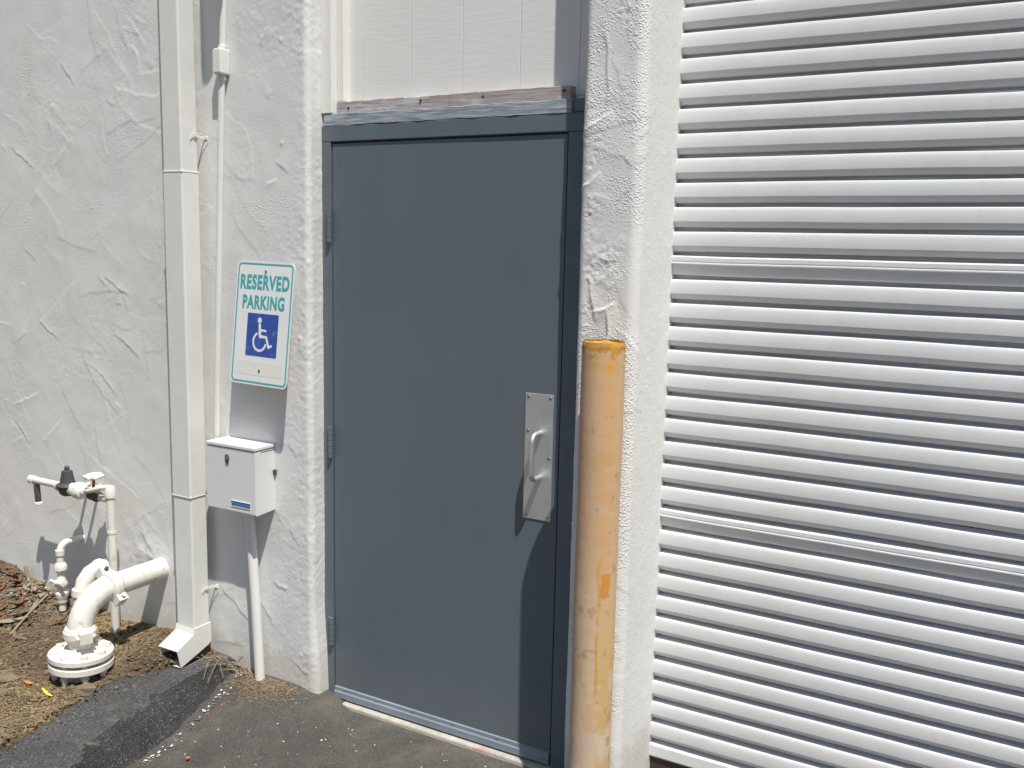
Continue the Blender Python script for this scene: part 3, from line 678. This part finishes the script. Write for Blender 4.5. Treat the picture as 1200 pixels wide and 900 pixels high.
def stroke(pts, wd, caps=True):
    V = []; F = []; pts = [Vector((a, b)) for a, b in pts]; n = len(pts)
    for i in range(n):
        t = (pts[min(i + 1, n - 1)] - pts[max(i - 1, 0)]).normalized(); nn = Vector((-t.y, t.x)) * wd / 2
        V += [pts[i] + nn, pts[i] - nn]
    for i in range(n - 1): F.append([2 * i, 2 * i + 1, 2 * i + 3, 2 * i + 2])
    if caps:
        for c in (pts[0], pts[-1]):
            k = len(V); V += [c + Vector((math.cos(a_ * math.pi / 6), math.sin(a_ * math.pi / 6))) * wd / 2 for a_ in range(12)]; F.append(list(range(k, k + 12)))
    return V, F
SV, SF = [], []
for pts_, wd in (([(-.085, .235), (-.055, -.02)], .080), ([(-.075, .115), (.12, .105)], .052), ([(-.05, -.035), (.145, -.035), (.235, -.25)], .070), ([(.235, -.265), (.325, -.225)], .058),
               ([(-.055 + .205 * math.cos(math.radians(t)), -.155 + .205 * math.sin(math.radians(t))) for t in range(118, 352, 9)], .056)):
    v_, f_ = stroke(pts_, wd); k = len(SV); SV += v_; SF += [[i + k for i in q] for q in f_]
k = len(SV); SV += [Vector((-.09 + .066 * math.cos(a_ * math.pi / 8), .335 + .066 * math.sin(a_ * math.pi / 8))) for a_ in range(16)]; SF.append(list(range(k, k + 16)))
# every stroke sits a hair further out so overlapping strokes never share a plane
V3 = []; 
fy = {}
for fi, q in enumerate(SF):
    for i in q: fy.setdefault(i, fi)
lmesh('wheelchair_symbol', [(v_.x * .152 * 1.0, -.0022 - .000012 * fy.get(i, 0), v_.y * .152 * 1.02) for i, v_ in enumerate(SV)], SF, m_signw, sq)
pt = plate('faded_patch', rrect(.225, .050, .004, 2), -.0016, -.0013, m_patch, sg); pt.location = (.004, 0, -.160)
for (x, z, Lb) in ((.004, .186, .045), (.004, -.166, .085)):
    bt = lmesh('bolt', *(lambda vf: (vf[0], vf[1]))(tube_data([(x, -.0045, z), (x, Lb, z)], .0032, 10)), m_screw, sg)
    hv, hf = tube_data([(x, -.0022, z), (x, -.0050, z)], .0045, 6); lmesh('bolt_head', hv, hf, m_screw, bt)

# ------------------------------------------------------------------ big flanged pipe
FX, FZ, FY = -.84, .365, -.462
fp = thing('flanged_pipe', 'thick white painted pipe elbowing from wall down to bolted flange', 'pipe', (FX, FY, .07))
RP = .0445
tube('pipe', [(FX, .0, FZ), (FX, -.15, FZ), (FX, -.325, FZ)], RP, m_pipewhite, fp, 32)
tube('elbow', [Vector((FX, -.31, FZ))] + arc((FX, -.325, FZ - .137), .137, math.pi / 2, math.pi, (0, 1, 0), (0, 0, 1), 12) + [Vector((FX, FY, .215))], RP * 1.03, m_pipewhite, fp, 32)
tube('neck', [(FX, FY, .235), (FX, FY, .15)], RP * .92, m_pipewhite, fp, 32)
def coupling(c, ax, side):
    c = Vector(c); ax = Vector(ax)
    cp = lathe('coupling', c - ax * .024, ax, [(0, RP * 1.02), (.002, RP * 1.18), (.010, RP * 1.25), (.014, RP * 1.33), (.034, RP * 1.33), (.038, RP * 1.25), (.046, RP * 1.18), (.048, RP * 1.02)], m_pipewhite, fp, 32)
    sd = Vector(side); up = ax.cross(sd)
    for sg_ in (1, -1):
        cc = c + sd * sg_ * RP * 1.42
        V = []
        for a_ in (-1, 1):
            for b_ in (-1, 1):
                for e_ in (-1, 1): V.append(tuple(cc + ax * a_ * .020 + sd * b_ * .016 + up * e_ * .022))
        lug = mesh('bolt_lug', V, [[0, 1, 3, 2], [4, 6, 7, 5], [0, 4, 5, 1], [2, 3, 7, 6], [0, 2, 6, 4], [1, 5, 7, 3]], m_pipewhite, cp)
        tube('bolt', [cc - up * .034, cc + up * .034], .0075, m_pipewhite if sg_ > 0 else m_dark, cp, 10)
coupling((FX, -.318, FZ), (0, 1, 0), (.72, 0, -.694)); coupling((FX, FY, .228), (0, 0, 1), (.94, -.34, 0))
fl = lathe('flange', (FX, FY, .137), (0.02, .02, 1), [(0, .112), (.002, .1145), (.018, .1145), (.0205, .112), (.0215, .062), (.030, .054), (.034, .046)], m_pipewhite, fp, 48)
lathe('gasket', (FX, FY, .124), (0.02, .02, 1), [(0, .078), (.014, .078)], m_dark, fp, 40)
lathe('flange', (FX, FY, .098), (0.02, .02, 1), [(0, .108), (.003, .1145), (.023, .1145), (.026, .112)], m_pipewhite, fp, 48)
lathe('pipe_foot', (FX, FY, .0), (0, 0, 1), [(0, .055), (.10, .055)], m_pipewhite, fp, 24)
for k in range(8):
    t = 2 * math.pi * (k + .35) / 8; x, y = FX + .092 * math.cos(t), FY + .092 * math.sin(t)
    b = tube('bolt', [(x, y, .062), (x, y, .166)], .0085, m_pipewhite, fp, 12)
    tube('nut', [(x, y, .1575), (x, y, .1685)], .0145, m_pipewhite, b, 6)
    tube('nut', [(x, y, .078), (x, y, .094)], .0145, m_pipewhite, b, 6)
    lathe('bolt_end', (x, y, .074), (0, 0, -1), [(0, .010), (.006, .011), (.012, .008), (.015, .002)], m_pipewhite, b, 12)

# ------------------------------------------------------------------ regulator and riser on the wall
VY = -.19
va_ = thing('water_regulator', 'dark bell-shaped regulator on thin white pipes by the wall', 'valve', (-1.0, VY, .1))
tube('riser_pipe', [(-.995, VY, .06), (-.995, VY, .698)], .0165, m_pipewhite, va_, 18)
for z in (.30, .52): tube('pipe_collar', [(-.995, VY, z - .005), (-.995, VY, z + .005)], .0185, m_pipewhite, va_, 18)
lathe('elbow_cap', (-.995, VY, .664), (0, 0, 1), [(0, .021), (.034, .021), (.044, .016), (.048, .006)], m_pipewhite, va_, 18)
tube('branch_pipe', [(-1.505, VY, .666), (-1.30, VY, .667)], .0145, m_pipewhite, va_, 16)
lathe('pipe_cap', (-1.485, VY, .666), (-1, 0, 0), [(0, .0185), (.024, .0185), (.028, .012)], m_pipewhite, va_, 16)
gt = lathe('drain_tube', (-1.470, VY, .650), (.10, 0, -1), [(0, .011), (.006, .013), (.075, .0125), (.078, .010)], m_dark, va_, 16)
lathe('drain_ring', (-1.4625, VY, .574), (.10, 0, -1), [(0, .013), (.003, .017), (.012, .017), (.015, .012)], m_pipewhite, gt, 16)
bell = lathe('regulator_bell', (-1.262, VY, .632), (0, 0, 1), [(0, .020), (.010, .032), (.026, .036), (.034, .044), (.044, .046), (.050, .040), (.056, .030), (.085, .024), (.104, .021), (.108, .010), (.120, .010), (.124, .007)], m_dark, va_, 24)
lathe('regulator_body', (-1.330, VY, .663), (1, 0, 0), [(0, .018), (.02, .022), (.04, .026), (.12, .026), (.128, .034), (.150, .036), (.166, .030), (.172, .020), (.21, .018)], m_pipewhite, va_, 20)
lathe('gate_valve_body', (-1.125, VY, .655), (1, 0, 0), [(0, .017), (.012, .020), (.03, .020), (.045, .024), (.065, .018)], m_dark, va_, 18)
tube('branch_pipe', [(-1.10, VY, .652), (-.995, VY, .652)], .013, m_pipewhite, va_, 16)
tube('bypass_pipe', [(-1.15, VY - .004, .668), (-1.08, VY - .03, .684), (-1.02, VY - .022, .704), (-.998, VY - .008, .708), (-.995, VY, .690)], .0095, m_pipewhite, va_, 12)
tube('valve_stem', [(-1.10, VY, .66), (-1.092, VY, .735)], .006, m_leafr, va_, 10)
hw = lathe('hand_wheel', (-1.0925, VY, .730), (.06, -.15, 1), [(0, .010), (.003, .034), (.008, .036), (.012, .033), (.013, .006)], m_pipewhite, va_, 24)
for k in range(8):
    t = math.pi / 4 * k; V, F = tube_data([(-1.0925 + .031 * math.cos(t), VY + .031 * math.sin(t), .737), (-1.0925 + .039 * math.cos(t), VY + .039 * math.sin(t), .737)], .0068, 8); mesh('wheel_lobe', V, F, m_pipewhite, hw, True)
for x in (-1.275, -1.205): tube('wall_strut', [(x, VY, .655), (x, -.06, .655)], .008, m_pipewhite, va_, 10)
# small pipe with a spigot valve
sp = thing('stub_pipe_valve', 'small white pipe bending down to a knobbed shutoff valve', 'valve', (-1.33, -.19, .14))
tube('pipe', [Vector((-1.33, -.05, .412)), Vector((-1.33, -.155, .412))] + arc((-1.33, -.155, .374), .038, math.pi / 2, math.pi, (0, 1, 0), (0, 0, 1), 8)[1:] + [Vector((-1.33, -.193, .12))], .0145, m_pipewhite, sp, 18)
lathe('elbow_fitting', (-1.33, -.193, .385), (0, 0, -1), [(0, .0185), (.022, .0185), (.024, .0155)], m_pipewhite, sp, 18)
lathe('union', (-1.33, -.193, .330), (0, 0, -1), [(0, .0175), (.006, .022), (.012, .026), (.030, .026), (.036, .019), (.042, .018)], m_pipewhite, sp, 18)
vb = lathe('valve_body', (-1.33, -.193, .268), (0, 0, -1), [(0, .016), (.010, .018), (.026, .026), (.040, .026), (.052, .018), (.062, .017), (.070, .025), (.085, .026), (.094, .021), (.110, .021)], m_pipewhite, sp, 18)
tube('tee_handle', [(-1.375, -.210, .245), (-1.33, -.214, .247), (-1.285, -.218, .249)], [.008, .0065, .0085], m_pipewhite, vb, 10)
lathe('bonnet', (-1.33, -.193, .246), (0, -1, .05), [(0, .013), (.022, .012), (.030, .009), (.034, .004)], m_pipewhite, vb, 14)
# short thick stub behind the riser
sb = thing('hose_stub', 'short thick white pipe stub with crumbling paint behind the riser', 'pipe', (-1.15, -.15, .2))
tube('pipe', [(-1.150, -.05, .330), (-1.150, -.150, .326), (-1.150, -.175, .318)], .030, m_pipewhite, sb, 22)
tube('elbow', [Vector((-1.150, -.150, .326)), Vector((-1.150, -.185, .316)), Vector((-1.150, -.212, .290)), Vector((-1.150, -.222, .245))], .033, m_pipewhite, sb, 22)
lathe('collar', (-1.150, -.2215, .262), (0, -.12, -1), [(0, .036), (.004, .042), (.030, .042), (.034, .036), (.10, .030)], m_pipewhite, sb, 22)
lathe('collar', (-1.150, -.128, .3265), (0, -1, -.06), [(0, .034), (.003, .038), (.022, .038), (.026, .034)], m_pipewhite, sb, 22)

# ------------------------------------------------------------------ litter
def blob(name, c, size, mat, seed, parent=None, sub=2):
    bm = bmesh.new(); bmesh.ops.create_icosphere(bm, subdivisions=sub, radius=1)
    r = random.Random(seed); ph = [r.uniform(0, 9) for _ in range(6)]
    for v in bm.verts:
        d_ = v.co.copy(); k_ = 1 + .18 * math.sin(d_.x * 3 + ph[0]) * math.sin(d_.y * 2.5 + ph[1]) + .16 * math.sin(d_.z * 3.3 + ph[2] + d_.x * 2) + r.gauss(0, .05)
        q = [max(-.62, min(.62, a_)) for a_ in d_]; q = Vector(q) * 1.35 * k_
        v.co = Vector((q.x * size[0], q.y * size[1], q.z * size[2]))
    me = bpy.data.meshes.new(name); bm.to_mesh(me); bm.free(); me.materials.append(mat)
    o = bpy.data.objects.new(name, me); COL.objects.link(o); o.location = c; o.rotation_euler = (0, 0, r.uniform(0, 6)); return o
def sz(x, y): return float(soil_z(np.array(x), np.array(y)))
r1 = blob('stone', (-.690, -.560, sz(-.69, -.56) + .012), (.045, .026, .018), m_rock, 4); r1.rotation_euler = (.1, -.05, .75)
tag(r1, 'flat brown stone lying against the bolted flange', 'stone')
r2 = blob('stone', (-1.02, -.66, sz(-1.02, -.66) + .004), (.055, .05, .014), m_rock, 9); tag(r2, 'broad flat brown stone half sunk in the soil', 'stone')
r3 = blob('stone', (-.905, -.735, sz(-.905, -.735) + .003), (.024, .018, .012), m_rock, 12); tag(r3, 'small pale stone in dry grass near the curb', 'stone')
def leaf_data(L, W, curl, fold, seed):
    r = random.Random(seed); V = []; F = []; n = 8
    for i in range(n + 1):
        t = i / n; wd = W * math.sin(math.pi * min(1, t * .96 + .04)) ** .8 * (1 - .25 * t); x = (t - .5) * L; z = curl * (t - .5) ** 2 * L + r.gauss(0, .03 * W); yb = .12 * L * (t - .5) ** 2
        V += [(x, yb - wd / 2, z + fold * wd), (x, yb, z), (x, yb + wd / 2, z + fold * wd)]
    for i in range(n):
        for k in range(2): F.append([i * 3 + k, i * 3 + k + 1, i * 3 + k + 4, i * 3 + k + 3])
    m0 = len(V); V += [(a_, b_, c_ + .0009) for a_, b_, c_ in V]; F += [[i + m0 for i in q][::-1] for q in F]
    return V, F
def leaf(L, W, curl, fold, mat, loc, rot, seed, label, group=None, name='fallen_leaf'):
    V, F = leaf_data(L, W, curl, fold, seed)
    o = mesh(name, V, F, mat, None, True); o.location = loc; o.rotation_euler = rot; return tag(o, label, 'leaf', group)
leaf(.085, .013, .35, .15, m_yellow, (-.775, -.648, sz(-.775, -.648) + .008), (.1, .05, -.15), 1, 'bright yellow curled leaf on the soil below the flange')
leaf(.036, .020, .6, .3, m_orange, (-.895, -.640, sz(-.895, -.64) + .008), (0, .1, .3), 2, 'small orange leaf on the soil near the yellow leaf')
leaf(.15, .032, .25, .12, m_leafg, (-1.40, -.385, sz(-1.40, -.385) + .014), (.15, 0, 1.05), 3, 'long grey-green pointed leaf lying among brown litter')
leaf(.020, .014, .5, .3, m_orange, (-.02, -.70, -.006), (0, .1, .7), 5, 'tiny orange leaf on the bare asphalt', 'leaf scraps on the asphalt')
leaf(.018, .014, .5, .3, m_orange, (-.135, -.585, -.006), (0, .1, 1.7), 6, 'tiny orange leaf on the bare asphalt', 'leaf scraps on the asphalt')
leaf(.022, .013, .5, .3, m_leafr, (-.235, -.74, -.004), (0, .1, .9), 8, 'reddish leaf scrap in the angle of the asphalt curb')
# dry leaves drifted at the foot of the wall: three shared shapes, many leaves
protos = []
for k in range(6):
    V, F = leaf_data(.055 + .012 * k, .016 + .003 * (k % 3), .3 + .25 * (k % 3), .1 + .1 * (k % 2), 20 + k)
    for mt in (m_leafb, m_leafr if k % 2 else m_leafg):
        me = bpy.data.meshes.new('fallen_leaf'); me.from_pydata(V, [], F); me.materials.append(mt); protos.append(me)
rr_ = random.Random(5)
for i in range(70):
    x = rr_.uniform(-2.05, -1.3) if i < 56 else rr_.uniform(-1.3, -.9); y = rr_.uniform(-.45, -.13) if i < 56 else rr_.uniform(-.85, -.25)
    if math.hypot(x + 1.33, y + .19) < .09 or math.hypot(x + .84, y + .46) < .17: continue
    o = bpy.data.objects.new('fallen_leaf', protos[rr_.randrange(len(protos))]); COL.objects.link(o)
    o.location = (x, y, sz(x, y) + .006); o.rotation_euler = (rr_.gauss(0, .25), rr_.gauss(0, .25), rr_.uniform(0, 6.28)); s_ = rr_.uniform(.6, 1.25); o.scale = (s_, s_, s_)
    cn = {'brown_dry_leaf': 'brown', 'red_brown_dry_leaf': 'reddish', 'grey_green_dry_leaf': 'grey-green'}[o.data.materials[0].name]
    tag(o, 'curled %s dry leaf in the litter at the wall foot' % cn if i < 56 else 'lone %s dry leaf on bare soil near the flanged pipe' % cn, 'leaf', '%s dry leaves %s' % (cn, 'at the wall foot' if i < 56 else 'on bare soil'))
# twigs
def twig(path, r, mat, label, name='twig'):
    return tag(tube(name, path, r, mat, None, 8), label, 'twig')
twig([(-1.50, -.145, sz(-1.5, -.145) + .02), (-1.40, -.30, sz(-1.4, -.3) + .016), (-1.29, -.455, sz(-1.29, -.455) + .008)], .0042, m_straw, 'long straight pale twig leading from the shutoff valve')
twig([(-1.30, -.43, sz(-1.30, -.43) + .006), (-1.26, -.45, sz(-1.26, -.45) + .009), (-1.20, -.44, sz(-1.2, -.44) + .006)], .006, m_twig, 'short crooked grey twig at the end of the pale twig')
twig([(-1.72, -.10, sz(-1.72, -.10) + .05), (-1.62, -.15, sz(-1.62, -.15) + .03), (-1.55, -.16, sz(-1.55, -.16) + .006)], .008, m_twig, 'thick grey root leaning on the wall foot')
# pale fibrous clump
cl = thing('root_clump', 'pale crumbly root clump on the soil by the wall', 'clump', (-1.56, -.16, .13))
for k in range(46):
    x, y = rr_.gauss(-1.56, .045), min(-.10, rr_.gauss(-.165, .035)); z = sz(x, y) + abs(rr_.gauss(.014, .016))
    bm = bmesh.new(); bmesh.ops.create_icosphere(bm, subdivisions=1, radius=rr_.uniform(.005, .011))
    for v in bm.verts: v.co = v.co * rr_.uniform(.7, 1.3) + Vector((x, y, z)) - cl.location
    me = bpy.data.meshes.new('lump'); bm.to_mesh(me); bm.free(); me.materials.append(m_pale); o = bpy.data.objects.new('lump', me); COL.objects.link(o); o.parent = cl
# loose stuff, joined
def scatter(name, n, place, shape, mats, label, cat, seed):
    r = random.Random(seed); V = []; F = []; MI = []
    for _ in range(n):
        p = place(r)
        if p is None: continue
        v_, f_ = shape(r); k = len(V); e = Matrix.Rotation(r.uniform(0, 6.28), 3, 'Z') @ Matrix.Rotation(r.gauss(0, .35), 3, 'X'); mi = r.randrange(len(mats))
        for q in v_: V.append(tuple(e @ Vector(q) + Vector(p)))
        F += [[i + k for i in q] for q in f_]; MI += [mi] * len(f_)
    me = bpy.data.meshes.new(name); me.from_pydata(V, [], F)
    for mt in mats: me.materials.append(mt)
    me.polygons.foreach_set('material_index', MI)
    o = bpy.data.objects.new(name, me); COL.objects.link(o); stuff(o); o['label'] = label; o['category'] = cat; return o
def s_chip(a, b):
    def f(r):
        L = r.uniform(a, b); W = L * r.uniform(.35, .8); t = .0012
        V = [(-L / 2, -W / 2, 0), (L / 2 * r.uniform(.5, 1), -W / 2 * r.uniform(.4, 1), 0), (L / 2, W / 2 * r.uniform(.3, 1), 0), (-L / 3, W / 2, 0)]
        V += [(x, y, t) for x, y, z in V]
        return V, [[0, 3, 2, 1], [4, 5, 6, 7]] + [[i, (i + 1) % 4, 4 + (i + 1) % 4, 4 + i] for i in range(4)]
    return f
ICO = bmesh.new(); bmesh.ops.create_icosphere(ICO, subdivisions=1, radius=1); IV = [v.co.copy() for v in ICO.verts]; IF = [[v.index for v in f.verts] for f in ICO.faces]; ICO.free()
def s_clod(a, b):
    def f(r):
        s_ = r.uniform(a, b) * (1 if r.random() < .85 else 1.8); return [v * s_ * r.uniform(.65, 1.25) for v in IV], IF
    return f
def s_straw(a, b, rad):
    def f(r):
        L = r.uniform(a, b); c = r.gauss(0, .15) * L
        return tube_data([(-L / 2, 0, 0), (0, c, r.uniform(0, .15) * L), (L / 2, 0, 0)], rad, 4)
    return f
def s_leaf(a, b):
    def f(r): L = r.uniform(a, b); V, F = leaf_data(L, L * r.uniform(.25, .5), r.uniform(.1, .8), r.uniform(0, .3), r.randrange(999)); return V, F
    return f
def on_soil(xr, yr):
    def f(r):
        x, y = r.uniform(*xr), r.uniform(*yr)
        if x > ln(DIRT, y) - .02 or math.hypot(x - FX, y - FY) < .062: return None
        return (x, y, sz(x, y) + .002)
    return f
def on_asph(fx_, fy_, dz=.001):
    def f(r):
        x, y = fx_(r), fy_(r)
        if x < ln(FOOT, y) or y > -.085: return None
        return (x, y, float(asph_z(np.array(x), np.array(y))) + dz)
    return f
scatter('soil_clods', 4200, on_soil((-2.1, -.5), (-1.1, -.09)), s_clod(.003, .0075), [m_clod, m_tan, m_clod, m_rock], 'loose crumbs of dry soil over the planting bed', 'soil', 1)
scatter('leaf_litter', 900, on_soil((-2.1, -.5), (-1.1, -.09)), s_leaf(.012, .032), [m_leafb, m_leafr, m_tan, m_straw], 'small dead leaf flakes scattered over the soil', 'leaf litter', 2)
scatter('straw_litter', 2600, lambda r: on_soil((-2.1, -.5), (-1.1, -.09) if r.random() < .4 else (-1.1, -.55))(r), s_straw(.02, .06, .0009), [m_straw, m_straw, m_twig], 'thin dry straw strewn over the soil', 'straw', 3)
scatter('straw_litter', 2600, on_soil((-1.5, -.55), (-1.15, -.60)), s_straw(.012, .040, .0010), [m_hay, m_hay, m_straw], 'matted yellow dry grass beside the asphalt curb', 'straw', 13)
scatter('asphalt_crumbs', 260, lambda r: (lambda y: (float(ln(DIRT, np.array(y))) + r.gauss(.004, .035), y, .078 + r.uniform(-.004, .003)))(-r.uniform(.28, 1.15)), s_clod(.0012, .0042), [m_tarc, m_rock, m_clod, m_tan], 'crumbs of broken asphalt along the curb edge', 'crumbs', 14)
scatter('bark_litter', 420, on_soil((-2.1, -1.35), (-.6, -.1)), s_leaf(.03, .06), [m_leafb, m_twig, m_leafg], 'grey and brown bark flakes piled at the wall foot', 'bark', 9)
def footline(r):
    y = -r.uniform(.12, .95); x = ln(FOOT, np.array(y)) + abs(r.gauss(0, .022)) + .012; return (float(x), y, float(asph_z(np.array(x), np.array(y))) + .004)
scatter('paint_chips', 120, footline, s_chip(.003, .013), [m_chip, m_chip, m_chip, m_tan], 'white paint chips lying along the curb foot', 'chips', 4)
scatter('paint_chips', 170, on_asph(lambda r: r.uniform(-.35, 1.0), lambda r: -.09 - abs(r.gauss(0, .38))), s_chip(.0025, .008), [m_chip, m_chip, m_tan, m_tan], 'white paint chips sprinkled on the asphalt', 'chips', 6)
scatter('brick_crumbs', 26, lambda r: footline(r) if r.random() < .6 else on_asph(lambda q: q.uniform(-.3, .3), lambda q: q.uniform(-.8, -.1))(r), s_clod(.0015, .0035), [m_brick, m_leafr], 'tiny red brick crumbs on the asphalt', 'crumbs', 7)
scatter('grit', 1500, on_asph(lambda r: -.22 + r.gauss(0, .085), lambda r: -.10 - abs(r.gauss(0, .065))), s_clod(.0018, .0042), [m_tan, m_rock, m_tan, m_tan, m_rock, m_tan, m_clod, m_tan], 'tan grit heaped in the corner by the leaning conduit', 'grit', 8)
scatter('straw_litter', 150, on_asph(lambda r: -.25 + r.gauss(0, .09), lambda r: -.10 - abs(r.gauss(0, .05)), .004), s_straw(.015, .045, .0008), [m_straw, m_twig], 'short dry straw in the corner by the leaning conduit', 'straw', 10)
# dry tuft at the curb end
tf = thing('dry_grass_tuft', 'tuft of bent dry straw beside the leaning conduit foot', 'grass', (-.335, -.13, .05))
for k in range(15):
    x, y = -.335 + rr_.gauss(0, .018), -.125 + rr_.gauss(0, .012); z = .045; dx, dy = rr_.gauss(-.045, .05), rr_.gauss(-.02, .03); h_ = rr_.uniform(.02, .055)
    tube('blade', [(x, y, z), (x + dx * .4, y + dy * .4, z + h_), (x + dx * 1.2, y + dy, z + h_ * .95), (x + dx * 2.0, y + dy * 1.6, z + h_ * .45)], [.0016, .0014, .0012, .0005], m_straw, tf, 5)
for k in range(9):
    x, y = -.47 + rr_.gauss(0, .04), -.135 + rr_.gauss(0, .02); z = .088; dx, dy = rr_.gauss(0, .05), rr_.gauss(-.01, .03)
    tube('blade', [(x, y, z), (x + dx, y + dy, z + rr_.uniform(.004, .03)), (x + dx * 2, y + dy * 2, z)], [.0014, .0013, .0006], m_straw, tf, 5)
